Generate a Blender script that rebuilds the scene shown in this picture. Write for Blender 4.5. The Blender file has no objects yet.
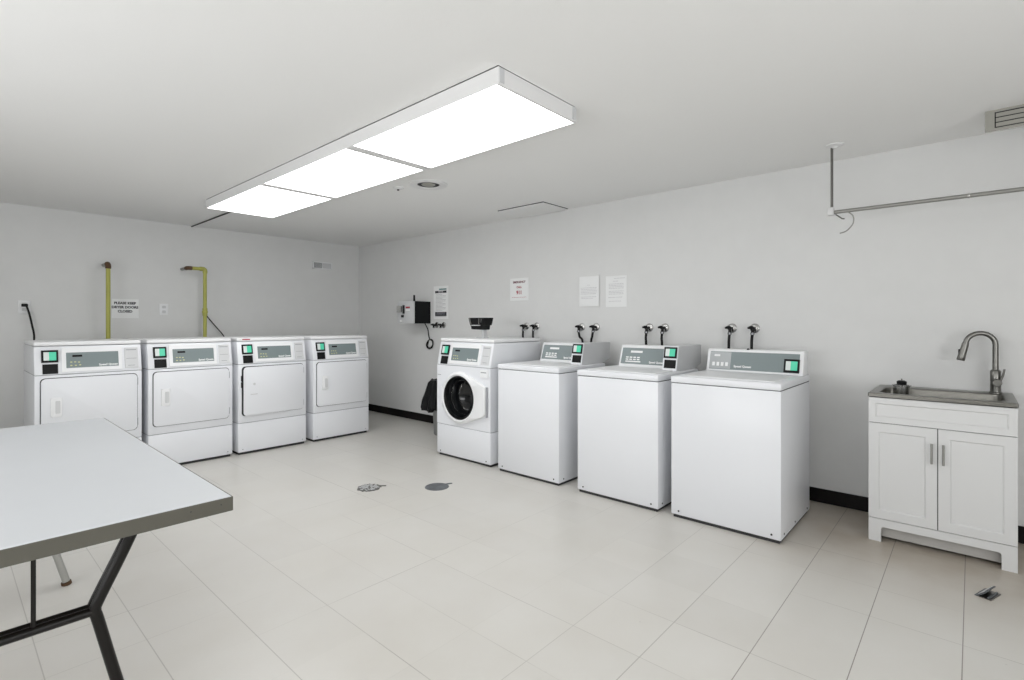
import bpy, bmesh, math, random
from mathutils import Vector, Matrix
random.seed(4)
PI = math.pi
COL = bpy.context.scene.collection

# ------------------------------------------------------------------ materials
def mat(name, col, rough=0.5, metal=0.0, spec=0.5, emit=None, estr=0.0, bump=0.0, bscale=60.0, var=0.0, coat=0.0):
    m = bpy.data.materials.new(name); m.use_nodes = True
    nt = m.node_tree; b = nt.nodes['Principled BSDF']
    b.inputs['Base Color'].default_value = (*col, 1)
    b.inputs['Roughness'].default_value = rough
    b.inputs['Metallic'].default_value = metal
    b.inputs['Specular IOR Level'].default_value = spec
    b.inputs['Coat Weight'].default_value = coat
    if emit:
        b.inputs['Emission Color'].default_value = (*emit, 1)
        b.inputs['Emission Strength'].default_value = estr
    if bump or var:
        tc = nt.nodes.new('ShaderNodeTexCoord')
        n = nt.nodes.new('ShaderNodeTexNoise'); n.inputs['Scale'].default_value = bscale
        n.inputs['Detail'].default_value = 4
        nt.links.new(tc.outputs['Object'], n.inputs['Vector'])
        if bump:
            bp = nt.nodes.new('ShaderNodeBump'); bp.inputs['Strength'].default_value = bump
            bp.inputs['Distance'].default_value = 0.003
            nt.links.new(n.outputs['Fac'], bp.inputs['Height'])
            nt.links.new(bp.outputs['Normal'], b.inputs['Normal'])
        if var:
            n2 = nt.nodes.new('ShaderNodeTexNoise'); n2.inputs['Scale'].default_value = bscale / 12
            n2.inputs['Detail'].default_value = 3
            nt.links.new(tc.outputs['Object'], n2.inputs['Vector'])
            r = nt.nodes.new('ShaderNodeValToRGB')
            r.color_ramp.elements[0].position = 0.3; r.color_ramp.elements[1].position = 0.7
            r.color_ramp.elements[0].color = (*[c * (1 - var) for c in col], 1)
            r.color_ramp.elements[1].color = (*[min(1, c * (1 + var)) for c in col], 1)
            nt.links.new(n2.outputs['Fac'], r.inputs['Fac'])
            nt.links.new(r.outputs['Color'], b.inputs['Base Color'])
    return m

M = dict(
    wall=mat('painted_wall', (0.735, 0.74, 0.735), 0.75, spec=0.25, bump=0.08, bscale=90, var=0.012),
    ceiling=mat('ceiling_paint', (0.88, 0.88, 0.87), 0.85, spec=0.2, bump=0.1, bscale=120),
    base=mat('black_vinyl_base', (0.005, 0.004, 0.004), 0.5, spec=0.2),
    enamel=mat('white_enamel', (0.785, 0.80, 0.83), 0.28, spec=0.45, var=0.006, bscale=20),
    enamel_w=mat('bright_white_plastic', (0.84, 0.85, 0.86), 0.35),
    insert=mat('pale_grey_insert', (0.62, 0.63, 0.64), 0.45),
    greybox=mat('grey_painted_steel', (0.60, 0.61, 0.62), 0.45, var=0.02, bscale=30),
    panel=mat('slate_control_panel', (0.20, 0.245, 0.25), 0.35, var=0.03, bscale=20),
    panel_l=mat('pale_key_panel', (0.42, 0.44, 0.45), 0.35),
    black=mat('black_plastic', (0.004, 0.0045, 0.005), 0.45, spec=0.22),
    rubber=mat('black_rubber', (0.008, 0.008, 0.008), 0.5, spec=0.25),
    gap=mat('dark_gap', (0.03, 0.03, 0.032), 0.7),
    seam=mat('grey_seam', (0.33, 0.34, 0.36), 0.6),
    bag=mat('black_bag_plastic', (0.004, 0.0045, 0.005), 0.38, spec=0.2, bump=1.0, bscale=18),
    bin=mat('grey_bin_plastic', (0.24, 0.245, 0.24), 0.5),
    chrome=mat('chrome', (0.62, 0.62, 0.61), 0.16, metal=1.0),
    steel=mat('brushed_steel', (0.21, 0.205, 0.188), 0.28, metal=1.0, bump=0.1, bscale=120),
    nickel=mat('brushed_nickel', (0.20, 0.197, 0.185), 0.28, metal=1.0),
    galv=mat('galvanised_pipe', (0.30, 0.30, 0.28), 0.4, metal=0.6),
    yellow=mat('yellow_gas_pipe', (0.42, 0.42, 0.09), 0.45, var=0.12, bscale=40),
    rust=mat('rusty_fitting', (0.085, 0.045, 0.02), 0.75, var=0.3, bscale=120),
    paper=mat('paper', (0.86, 0.87, 0.87), 0.8),
    ink=mat('black_ink', (0.03, 0.03, 0.04), 0.7),
    inkgrey=mat('grey_print', (0.42, 0.42, 0.43), 0.8),
    inkpale=mat('pale_print', (0.58, 0.58, 0.60), 0.8),
    red=mat('red_ink', (0.38, 0.05, 0.07), 0.7),
    maroon=mat('maroon_ink', (0.16, 0.04, 0.06), 0.7),
    teal=mat('teal_print', (0.10, 0.22, 0.22), 0.7),
    screen=mat('green_screen', (0.05, 0.35, 0.22), 0.3, emit=(0.07, 0.52, 0.34), estr=0.55),
    screen_w=mat('screen_label', (0.70, 0.76, 0.74), 0.4),
    white_print=mat('white_print', (0.85, 0.86, 0.86), 0.5),
    yellow_print=mat('yellow_print', (0.62, 0.62, 0.30), 0.5),
    cabinet=mat('white_cabinet_paint', (0.68, 0.685, 0.685), 0.42, var=0.008, bscale=20),
    cab_in=mat('grey_toe_board', (0.46, 0.45, 0.43), 0.6),
    lam=mat('grey_white_laminate', (0.60, 0.62, 0.645), 0.42, var=0.012, bscale=40),
    tedge=mat('grey_vinyl_table_edge', (0.085, 0.081, 0.064), 0.55, var=0.03),
    under=mat('brown_table_underside', (0.14, 0.11, 0.08), 0.8, var=0.1),
    tleg=mat('shaded_steel_leg', (0.008, 0.007, 0.006), 0.3, spec=0.25),  # same steel as the far legs, shade painted in as a darker colour
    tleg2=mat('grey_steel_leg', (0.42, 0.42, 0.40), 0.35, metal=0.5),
    frame=mat('white_fixture_metal', (0.80, 0.80, 0.80), 0.45),
    frame_end=mat('white_fixture_end', (0.70, 0.70, 0.70), 0.5),
    beige=mat('beige_vent_metal', (0.45, 0.44, 0.40), 0.45),
    slat=mat('vent_slat_metal', (0.36, 0.355, 0.32), 0.4, metal=0.2),
    drain=mat('drain_metal', (0.13, 0.14, 0.15), 0.5, metal=0.2, var=0.25, bscale=150),
    drainrim=mat('drain_rim', (0.12, 0.12, 0.11), 0.6, var=0.4, bscale=260),
    glass=mat('dark_door_glass', (0.006, 0.007, 0.008), 0.08, spec=0.5),
    drum_l=mat('dull_chrome', (0.40, 0.40, 0.39), 0.22, metal=1.0),
    drum=mat('steel_drum', (0.16, 0.165, 0.17), 0.22, metal=1.0),
    outdoor=mat('daylight_diffuser', (0.8, 0.8, 0.8), 0.6),
)
def emission(name, col, s):
    m = bpy.data.materials.new(name); m.use_nodes = True
    nt = m.node_tree; nt.nodes.clear()
    e = nt.nodes.new('ShaderNodeEmission'); o = nt.nodes.new('ShaderNodeOutputMaterial')
    e.inputs['Color'].default_value = (*col, 1); e.inputs['Strength'].default_value = s
    nt.links.new(e.outputs[0], o.inputs[0]); return m
M['diffuser'] = emission('lit_diffuser', (0.99, 0.99, 0.99), 6.0)

# floor: 12 inch vinyl tiles with uneven, partly filled joints
T = 0.2975
def floor_mat():
    m = bpy.data.materials.new('vinyl_tile_floor'); m.use_nodes = True
    nt = m.node_tree; L = nt.links; N = nt.nodes; b = N['Principled BSDF']
    def math_(op, a, bb=None, c=None):
        n = N.new('ShaderNodeMath'); n.operation = op
        for i, v in enumerate((a, bb, c)):
            if v is None: continue
            if isinstance(v, (int, float)): n.inputs[i].default_value = v
            else: L.new(v, n.inputs[i])
        return n.outputs[0]
    g = N.new('ShaderNodeNewGeometry'); s = N.new('ShaderNodeSeparateXYZ'); L.new(g.outputs['Position'], s.inputs[0])
    def joint(coord, off):
        u = math_('DIVIDE', math_('SUBTRACT', coord, off), T)
        fr = math_('FRACT', math_('ADD', u, 0.5))
        d = math_('ABSOLUTE', math_('SUBTRACT', fr, 0.5))
        return math_('LESS_THAN', d, 0.0058), math_('FLOOR', u), math_('FLOOR', math_('ADD', u, 0.5))
    jx, cx, ix = joint(s.outputs[0], 1.735 - 10 * T)
    jy, cy, iy = joint(s.outputs[1], 0.027 - 20 * T)
    # how open each joint is: noise that changes slowly along the joint, different from joint to joint
    def openness(i, along, seed, lo, hi):
        c = N.new('ShaderNodeCombineXYZ'); L.new(math_('MULTIPLY', i, 7.31), c.inputs[0]); L.new(math_('MULTIPLY', along, 1.0), c.inputs[1]); c.inputs[2].default_value = seed
        n = N.new('ShaderNodeTexNoise'); n.inputs['Scale'].default_value = 1.1; n.inputs['Detail'].default_value = 2.5; L.new(c.outputs[0], n.inputs['Vector'])
        r = N.new('ShaderNodeMapRange'); r.inputs[1].default_value = lo; r.inputs[2].default_value = hi; L.new(n.outputs['Fac'], r.inputs[0])
        return r.outputs[0]
    # joints near the right-hand side of the room are dirtier and more open
    ry = N.new('ShaderNodeMapRange'); ry.inputs[1].default_value = 1.6; ry.inputs[2].default_value = 0.5; L.new(s.outputs[1], ry.inputs[0])
    rx = N.new('ShaderNodeMapRange'); rx.inputs[1].default_value = 1.6; rx.inputs[2].default_value = 1.0; L.new(s.outputs[0], rx.inputs[0])
    ox = math_('MULTIPLY', jx, math_('MAXIMUM', math_('MULTIPLY', openness(ix, s.outputs[1], 1.7, 0.46, 0.70), 0.8), math_('MULTIPLY', rx.outputs[0], 0.6)))
    oy = math_('MULTIPLY', jy, math_('MAXIMUM', math_('MULTIPLY', openness(iy, s.outputs[0], 5.2, 0.50, 0.72), 0.7), math_('MULTIPLY', ry.outputs[0], 1.2)))
    j = math_('MAXIMUM', ox, oy)
    cc = N.new('ShaderNodeCombineXYZ'); L.new(cx, cc.inputs[0]); L.new(cy, cc.inputs[1])
    wn = N.new('ShaderNodeTexWhiteNoise'); wn.noise_dimensions = '2D'; L.new(cc.outputs[0], wn.inputs['Vector'])
    tone = N.new('ShaderNodeValToRGB')
    tone.color_ramp.elements[0].color = (0.63, 0.618, 0.588, 1); tone.color_ramp.elements[1].color = (0.655, 0.643, 0.612, 1)
    L.new(wn.outputs['Value'], tone.inputs['Fac'])
    n = N.new('ShaderNodeTexNoise'); n.inputs['Scale'].default_value = 2.2; n.inputs['Detail'].default_value = 6; L.new(g.outputs['Position'], n.inputs['Vector'])
    r = N.new('ShaderNodeValToRGB'); r.color_ramp.elements[0].position = 0.3; r.color_ramp.elements[1].position = 0.75
    r.color_ramp.elements[0].color = (0.93, 0.92, 0.90, 1); r.color_ramp.elements[1].color = (1, 1, 1, 1); L.new(n.outputs['Fac'], r.inputs['Fac'])
    mx = N.new('ShaderNodeMix'); mx.data_type = 'RGBA'; mx.blend_type = 'MULTIPLY'; mx.inputs[0].default_value = 1
    L.new(tone.outputs[0], mx.inputs[6]); L.new(r.outputs[0], mx.inputs[7])
    # browner tint on the tiles along the wall by the sink
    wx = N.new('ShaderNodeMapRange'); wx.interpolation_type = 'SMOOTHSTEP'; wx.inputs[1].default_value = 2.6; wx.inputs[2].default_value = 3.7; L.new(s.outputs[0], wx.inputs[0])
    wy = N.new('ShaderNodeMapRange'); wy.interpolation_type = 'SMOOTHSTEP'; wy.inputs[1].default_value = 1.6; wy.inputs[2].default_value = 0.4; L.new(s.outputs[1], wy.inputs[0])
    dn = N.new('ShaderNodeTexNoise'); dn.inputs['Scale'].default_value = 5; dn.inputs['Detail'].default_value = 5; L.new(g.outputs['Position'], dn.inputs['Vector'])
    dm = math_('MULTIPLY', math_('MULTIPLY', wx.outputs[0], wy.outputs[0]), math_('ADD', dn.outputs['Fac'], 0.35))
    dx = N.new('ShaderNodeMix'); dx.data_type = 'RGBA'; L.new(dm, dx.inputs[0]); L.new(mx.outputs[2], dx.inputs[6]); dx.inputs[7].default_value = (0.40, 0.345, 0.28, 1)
    # scuffs
    v = N.new('ShaderNodeTexNoise'); v.inputs['Scale'].default_value = 26; v.inputs['Detail'].default_value = 3; L.new(g.outputs['Position'], v.inputs['Vector'])
    sc = N.new('ShaderNodeMapRange'); sc.inputs[1].default_value = 0.75; sc.inputs[2].default_value = 0.82; L.new(v.outputs['Fac'], sc.inputs[0])
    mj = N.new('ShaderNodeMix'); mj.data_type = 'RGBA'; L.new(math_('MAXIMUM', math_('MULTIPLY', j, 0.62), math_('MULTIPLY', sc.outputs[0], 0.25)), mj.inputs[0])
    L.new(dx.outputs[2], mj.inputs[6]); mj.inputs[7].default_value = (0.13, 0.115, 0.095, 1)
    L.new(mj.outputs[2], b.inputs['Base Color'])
    b.inputs['Roughness'].default_value = 0.30; b.inputs['Specular IOR Level'].default_value = 0.45
    rr = N.new('ShaderNodeMapRange'); rr.inputs[3].default_value = 0.26; rr.inputs[4].default_value = 0.42; L.new(n.outputs['Fac'], rr.inputs[0]); L.new(rr.outputs[0], b.inputs['Roughness'])
    return m
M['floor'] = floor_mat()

# ------------------------------------------------------------------ mesh helpers
class MB:
    def __init__(s): s.bm = bmesh.new()
    def _bev(s, vs, bev, seg):
        es = list({e for v in vs for e in v.link_edges})
        bmesh.ops.bevel(s.bm, geom=es, offset=bev, segments=seg, profile=0.5, affect='EDGES')
    def box(s, x0, x1, y0, y1, z0, z1, bev=0, seg=2, rot=None, piv=None):
        vs = [s.bm.verts.new((x, y, z)) for x in (x0, x1) for y in (y0, y1) for z in (z0, z1)]
        for f in ((0, 1, 3, 2), (4, 6, 7, 5), (0, 4, 5, 1), (2, 3, 7, 6), (0, 2, 6, 4), (1, 5, 7, 3)):
            s.bm.faces.new([vs[i] for i in f])
        if rot is not None: bmesh.ops.rotate(s.bm, verts=vs, cent=piv, matrix=rot)
        if bev: s._bev(vs, bev, seg)
        return s
    def prism(s, pts, axis, a0, a1, bev=0, seg=2):
        """pts 2-D polygon; axis 'x': (y,z), 'y': (x,z), 'z': (x,y)"""
        def mk(p, a): return {'x': (a, p[0], p[1]), 'y': (p[0], a, p[1]), 'z': (p[0], p[1], a)}[axis]
        A = [s.bm.verts.new(mk(p, a0)) for p in pts]; B = [s.bm.verts.new(mk(p, a1)) for p in pts]
        n = len(pts)
        s.bm.faces.new(A); s.bm.faces.new(B[::-1])
        for i in range(n): s.bm.faces.new([A[i], B[i], B[(i + 1) % n], A[(i + 1) % n]])
        if bev: s._bev(A + B, bev, seg)
        return s
    def tube(s, pts, r, n=12, cap=True):
        pts = [Vector(p) for p in pts]; rs = r if isinstance(r, (list, tuple)) else [r] * len(pts)
        rings = []; up = None
        for i, p in enumerate(pts):
            d = (pts[min(i + 1, len(pts) - 1)] - pts[max(i - 1, 0)]).normalized()
            if up is None:
                up = Vector((0, 0, 1)) if abs(d.z) < 0.9 else Vector((1, 0, 0))
            a = d.cross(up).normalized(); b = a.cross(d).normalized(); up = b
            rings.append([s.bm.verts.new(p + rs[i] * (math.cos(2 * PI * k / n) * a + math.sin(2 * PI * k / n) * b)) for k in range(n)])
        for A, B in zip(rings, rings[1:]):
            for k in range(n): s.bm.faces.new([A[k], A[(k + 1) % n], B[(k + 1) % n], B[k]])
        if cap: s.bm.faces.new(rings[0][::-1]); s.bm.faces.new(rings[-1])
        return s
    def lathe(s, prof, c, axis='z', n=32, close=False):
        """prof: (radius, height) along axis from centre c"""
        c = Vector(c); rings = []
        ax = {'x': (Vector((0, 1, 0)), Vector((0, 0, 1)), Vector((1, 0, 0))), 'y': (Vector((0, 0, 1)), Vector((1, 0, 0)), Vector((0, 1, 0))), 'z': (Vector((1, 0, 0)), Vector((0, 1, 0)), Vector((0, 0, 1)))}[axis]
        for r, h in prof:
            if r < 1e-6: rings.append([s.bm.verts.new(c + h * ax[2])])
            else: rings.append([s.bm.verts.new(c + h * ax[2] + r * (math.cos(2 * PI * k / n) * ax[0] + math.sin(2 * PI * k / n) * ax[1])) for k in range(n)])
        pairs = list(zip(rings, rings[1:])) + ([(rings[-1], rings[0])] if close else [])
        for A, B in pairs:
            for k in range(n):
                a = [A[0]] if len(A) == 1 else [A[k], A[(k + 1) % n]]
                b = [B[0]] if len(B) == 1 else [B[(k + 1) % n], B[k]]
                if len(a) + len(b) > 2: s.bm.faces.new(a + b)
        return s
    def build(s, name, m, parent=None, smooth=False):
        bmesh.ops.remove_doubles(s.bm, verts=s.bm.verts, dist=1e-6)
        bmesh.ops.recalc_face_normals(s.bm, faces=s.bm.faces)
        me = bpy.data.meshes.new(name); s.bm.to_mesh(me); s.bm.free()
        me.materials.append(M[m] if isinstance(m, str) else m)
        if smooth:
            me.shade_smooth()
            me.set_sharp_from_angle(angle=math.radians(38))
        o = bpy.data.objects.new(name, me); COL.objects.link(o)
        if parent: o.parent = parent
        return o

def tag(o, label, cat, group=None, kind=None):
    if label: o['label'] = label
    if cat: o['category'] = cat
    if group: o['group'] = group
    if kind: o['kind'] = kind
    return o
def thing(name, label, cat, loc=(0, 0, 0), rz=0, group=None):
    o = bpy.data.objects.new(name, None); COL.objects.link(o); o.empty_display_size = 0.1
    o.location = loc; o.rotation_euler = (0, 0, rz)
    return tag(o, label, cat, group)
def struct(o): o['kind'] = 'structure'; return o
def dup(o, parent=None):
    c = o.copy(); COL.objects.link(c)
    if parent: c.parent = parent
    for ch in o.children: dup(ch, c)
    return c
def rrect(x0, x1, z0, z1, r, n=5):
    P = []
    for cx, cz, a in ((x1 - r, z1 - r, 0), (x0 + r, z1 - r, 90), (x0 + r, z0 + r, 180), (x1 - r, z0 + r, 270)):
        for k in range(n + 1):
            t = math.radians(a + 90 * k / n); P.append((cx + r * math.cos(t), cz + r * math.sin(t)))
    return P
def text(name, body, size, m, parent, loc, rot, align='CENTER', bold=0.0, depth=0.0006, sx=1.0, space=1.0):
    cu = bpy.data.curves.new(name, 'FONT'); cu.body = body; cu.size = size; cu.align_x = align; cu.align_y = 'CENTER'
    cu.extrude = depth; cu.offset = bold; cu.space_line = space; cu.resolution_u = 3
    t = bpy.data.objects.new(name, cu); COL.objects.link(t)
    bpy.context.view_layer.update()
    me = bpy.data.meshes.new_from_object(t.evaluated_get(bpy.context.evaluated_depsgraph_get()))
    bpy.data.objects.remove(t); me.name = name
    me.materials.clear(); me.materials.append(M[m])
    o = bpy.data.objects.new(name, me); COL.objects.link(o)
    if parent: o.parent = parent
    o.location = loc; o.rotation_euler = rot; o.scale = (sx, 1, 1)
    return o
FRONT = (PI / 2, 0, 0)            # text standing up, readable from -Y
def smooth_path(pts, n=6):
    P = [Vector(p) for p in pts]; P = [2 * P[0] - P[1]] + P + [2 * P[-1] - P[-2]]; out = []
    for i in range(1, len(P) - 2):
        for k in range(n):
            t = k / n
            out.append(0.5 * ((2 * P[i]) + (P[i + 1] - P[i - 1]) * t + (2 * P[i - 1] - 5 * P[i] + 4 * P[i + 1] - P[i + 2]) * t * t + (3 * P[i] - P[i - 1] - 3 * P[i + 1] + P[i + 2]) * t ** 3))
    out.append(P[-2]); return out

KB = 6.62 / 6.5
WP1, WP2 = 56, 50  # powers of the two added fill lights
# ------------------------------------------------------------------ room shell
XL, XR, YF, YB, H = -2.3, 4.07, -2.6, 6.62, 2.34
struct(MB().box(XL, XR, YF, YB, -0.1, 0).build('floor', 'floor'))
struct(MB().box(XL, XR, YF, YB, H, H + 0.1).build('ceiling', 'ceiling'))
struct(MB().box(XR, XR + 0.1, YF, YB + .1, -0.1, H + .1).build('wall_right', 'wall'))
struct(MB().box(XL - .1, XR, YB, YB + 0.1, -0.1, H + .1).build('wall_back', 'wall'))
struct(MB().box(XL - .1, XL, YF - .1, YB, -0.1, H + .1).build('wall_left', 'wall'))
struct(MB().box(XL, XR + .1, YF - 0.1, YF, -0.1, H + .1).build('wall_front', 'wall'))
def bb(x0, x1, y0, y1, name):
    struct(MB().box(x0, x1, y0, y1, 0.0, 0.095, 0.002, 1).build(name, 'base'))
def fill_window(name, axis, c, z, w, h, power, col, tilt=math.radians(38)):
    # added out of view to brighten the room: bare frame plus an area light
    cx, cy = c
    def P(a, b, z0, z1, d0, d1):
        return (cx + a, cx + b, cy + d0, cy + d1, z0, z1) if axis == 'y' else (cx + d0, cx + d1, cy + a, cy + b, z0, z1)
    mb = MB()
    for a, b_, z0, z1 in ((-w / 2 - .06, -w / 2, z - h / 2 - .06, z + h / 2 + .06), (w / 2, w / 2 + .06, z - h / 2 - .06, z + h / 2 + .06), (-w / 2, w / 2, z - h / 2 - .06, z - h / 2), (-w / 2, w / 2, z + h / 2, z + h / 2 + .06), (-.02, .02, z - h / 2, z + h / 2)):
        mb.box(*P(a, b_, z0, z1, 0, .03), .003, 1)
    fr = struct(mb.build(name, 'frame'))
    ld = bpy.data.lights.new(name + '_fill_light', 'AREA'); ld.shape = 'RECTANGLE'; ld.size = w; ld.size_y = h; ld.energy = power; ld.color = col
    lo = bpy.data.objects.new(name + '_fill_light', ld); COL.objects.link(lo)
    lo.location = (cx, cy + .45, z) if axis == 'y' else (cx + .45, cy, z)
    # fill light tilted upwards to brighten the ceiling
    lo.rotation_euler = (PI / 2 + tilt, 0, 0) if axis == 'y' else (PI / 2 + tilt, 0, -PI / 2)
fill_window('fill_window_1', 'y', (0.1, YF), 1.25, 3.4, 1.3, WP1, (.985, .99, 1), math.radians(27))
fill_window('fill_window_2', 'x', (XL, 2.0), 1.25, 3.0, 1.3, WP2, (.985, .99, 1))
bb(XR - .012, XR, YF, YB, 'baseboard_right')
bb(XL, XR - .013, YB - .012, YB, 'baseboard_back')
bb(XL, XL + .012, YF, YB - .013, 'baseboard_left')

# ------------------------------------------------------------------ shared control panel (front = local -y)
def card_reader(parent, x0, x1, z0, z1, prj, slot=True, tilt=None):
    """prj(x,z,out) -> point on the sloping face"""
    def quad(mb, xa, xb, za, zb, out, back=0.004):
        A = [prj(xa, za, -back), prj(xb, za, -back), prj(xb, zb, -back), prj(xa, zb, -back)]
        B = [prj(xa, za, out), prj(xb, za, out), prj(xb, zb, out), prj(xa, zb, out)]
        a = [mb.bm.verts.new(p) for p in A]; b = [mb.bm.verts.new(p) for p in B]
        mb.bm.faces.new(a[::-1]); mb.bm.faces.new(b)
        for i in range(4): mb.bm.faces.new([a[i], a[(i + 1) % 4], b[(i + 1) % 4], b[i]])
        return mb
    w = x1 - x0; h = z1 - z0
    zs = z0 + h * 0.48 if slot else z0
    rd = quad(MB(), x0, x1, zs, z1, 0.012).build('card_reader', 'black', parent)
    quad(MB(), x0 + .13 * w, x0 + .45 * w, zs + .16 * (z1 - zs), z1 - .16 * (z1 - zs), 0.0135).build('display_label', 'screen_w', rd)
    sc = quad(MB(), x0 + .45 * w, x1 - .12 * w, zs + .16 * (z1 - zs), z1 - .16 * (z1 - zs), 0.0135).build('display', 'screen', rd)
    if slot:
        quad(MB(), x0 + .06 * w, x1 - .02 * w, z0, zs - .012, 0.004).build('coin_slot', 'black', parent)
    return quad

def control_front(t, w, z0, z1, y0, y1):
    """sloping console face from (y0,z0) to (y1,z1)"""
    sl = (y1 - y0) / (z1 - z0); nl = math.hypot(1, sl)
    def prj(x, z, out): return (x, y0 + sl * (z - z0) - out / nl, z + out * sl / nl)
    h = z1 - z0; X = lambda f: -w / 2 + f * w
    Z = lambda f: z1 - f * h
    quad = card_reader(t, X(.06), X(.205), Z(.97), Z(.16), prj)
    fr = quad(MB(), X(.235), X(.80), Z(.93), Z(.09), 0.006).build('panel_surround', 'enamel_w', t)
    p = quad(MB(), X(.275), X(.765), Z(.80), Z(.26), 0.0075).build('control_panel', 'panel', t)
    quad(MB(), X(.33), X(.42), Z(.42), Z(.35), 0.0085).build('digit_display', 'black', p)
    mb = MB()
    for i, (a, b_) in enumerate(((.31, .58), (.345, .58), (.38, .59), (.31, .70), (.35, .70), (.39, .69))):
        quad(mb, X(a), X(a + .018), Z(b_ + .035), Z(b_), 0.0085)
    mb.build('key_marks', 'yellow_print', p)
    a = math.atan(sl)
    text('lettering', 'Speed Queen', 0.022, 'white_print', p, prj(X(.665), Z(.73), 0.0082), (PI / 2 - a, 0, 0), bold=0.0007)
    # the grey instruction insert
    ins = quad(MB(), X(.83), X(.965), Z(.90), Z(.14), 0.004).build('instruction_insert', 'insert', t)
    for xa, xb, za, zb in ((.845, .95, .24, .21), (.845, .95, .555, .54), (.86, .93, .82, .80)):
        quad(MB(), X(xa), X(xb), Z(za), Z(zb), 0.005).build('printed_line', 'seam', ins)
    return prj

def make_dryer(label, loc, open_=0.0, sticker=False, handle=True):
    w, d = 0.655, 0.70
    t = thing('clothes_dryer', label, 'dryer', loc, 0, None)
    W = w / 2
    MB().box(-W + .012, W - .012, .02, d - .03, 0.0, .03).build('base', 'gap', t)
    MB().box(-W, W, 0.0, d, .024, .294, .005, 2).build('lower_panel', 'enamel', t, True)
    MB().box(-W, W, 0.0, d, .299, .846, .005, 2).build('cabinet_body', 'enamel', t, True)
    MB().box(-W + .004, W - .004, .006, d - .004, .28, .86).build('seam_filler', 'seam', t)
    MB().prism([(0.0, .851), (.042, 1.062), (d, 1.062), (d, .851)], 'x', -W, W, .004, 2).build('console', 'enamel', t, True)
    MB().box(-W, W, .036, d, 1.066, 1.095, .006, 3).build('top_cover', 'enamel_w', t, True)
    control_front(t, w, .851, 1.066, 0.0, .042)
    # door
    x0, x1, z0, z1 = -W + .035, W - .035, .366, .822
    MB().prism(rrect(x0 - .005, x1 + .005, z0 - .005, z1 + .005, .03), 'y', -.002, .01).build('door_gasket', 'gap', t)
    if open_:
        MB().prism(rrect(x0 + .02, x1 - .02, z0 + .02, z1 - .02, .03), 'y', -.0035, .01).build('door_opening', 'gap', t)
    hx = x1
    def dl(x): return x - hx
    mb = MB().prism(rrect(dl(x0), 0, z0, z1, .028, 6), 'y', -.016, -.004, .004, 2)
    door = mb.build('door', 'enamel', t, True); door.location = (hx, 0, 0)
    if open_: door.rotation_euler = (0, 0, open_)
    if handle:
        hc = dl(x0 + .085)
        MB().prism(rrect(hc - .032, hc + .032, .535, .68, .01), 'y', -.026, -.012, .004, 2).build('door_handle', 'enamel_w', door, True)
        MB().prism(rrect(hc - .006, hc + .022, .56, .655, .006), 'y', -.0275, -.02).build('handle_recess', 'insert', door)
    else:
        MB().box(dl(x0 + .06), dl(x0 + .125), -.018, -.014, .56, .568).build('handle_lip', 'insert', door)
        MB().lathe([(0.0, -.019), (.012, -.018), (.012, -.012)], (dl(x0 + .095), 0, .66), 'y', 12).build('door_plug', 'insert', door)
    for zz in (.43, .76):
        MB().tube([(hx + .004, -.006, zz - .03), (hx + .004, -.006, zz + .03)], .0045, 8).build('hinge', 'seam', t)
    if open_:
        mb = MB()
        for zz in (.72, .66): mb.box(x0 - .012, x0 - .002, -.008, -.001, zz - .03, zz + .022)
        mb.build('latch', 'black', t)
    if sticker:
        s = MB().box(-W + .04, -W + .125, .033, .038, 1.066, 1.094).build('warning_sticker', 'paper', t)
        MB().box(-W + .047, -W + .118, .0322, .0335, 1.075, 1.086).build('sticker_print', 'red', s)
    for sx in (-1, 1):
        MB().lathe([(0, -.003), (.005, -.002), (.005, .002)], (sx * (W - .04), 0, .05), 'y', 8).build('screw', 'seam', t)
    return t

YD = 5.12
xs = [0.798, 1.496, 2.196, 2.922]
yd = [5.12, 5.115, 5.10, 5.085]
labs = ['white clothes dryer at the left end of the row, partly behind the folding table',
        'white clothes dryer under the yellow pipe with a bent top, second from the left',
        'white clothes dryer with a red and white sticker and its door slightly ajar',
        'white clothes dryer at the corner end of the row, beside the bare wall and baseboard']
for i, (x, l) in enumerate(zip(xs, labs)):
    o = make_dryer(l, (x, yd[i], 0), open_=(math.radians(2.2) if i == 2 else 0), sticker=(i == 2), handle=(i != 2))
    o['group'] = 'dryers along the back wall'

# ------------------------------------------------------------------ washers (local front -y, world front -X)
RZ = -PI / 2
XW = 3.135
def lower_cabinet(t, w, d, h):
    W = w / 2
    MB().box(-W + .012, W - .012, .010, d - .02, 0.0, .03).build('base', 'gap', t)
    MB().box(-W, W, 0, d, .019, h - .045, .006, 2).build('cabinet_body', 'enamel', t, True)
    MB().box(-W + .004, W - .004, .005, d - .004, h - .07, h - .02).build('seam_filler', 'gap', t)
    MB().box(-W - .002, W + .002, -.004, d, h - .042, h, .009, 3).build('top_deck', 'enamel', t, True)
    # lid: a slightly raised plate on the deck
    lid = MB().prism(rrect(-W + .05, W - .05, .05, d - .21, .02), 'z', h - .002, h + .004, .002, 1).build('lid', 'enamel_w', t, True)
    for sx in (-1, 1):
        mb = MB().lathe([(0, -.003), (.006, -.002), (.006, .002)], (sx * (W - .05), 0, .045), 'y', 8)
        mb.build('screw', 'gap', t)
    for yy in (.06, .3, .6):
        MB().lathe([(0, .003), (.006, .002), (.006, -.002)], (W, yy, .045), 'x', 8).build('screw', 'gap', t)

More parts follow.
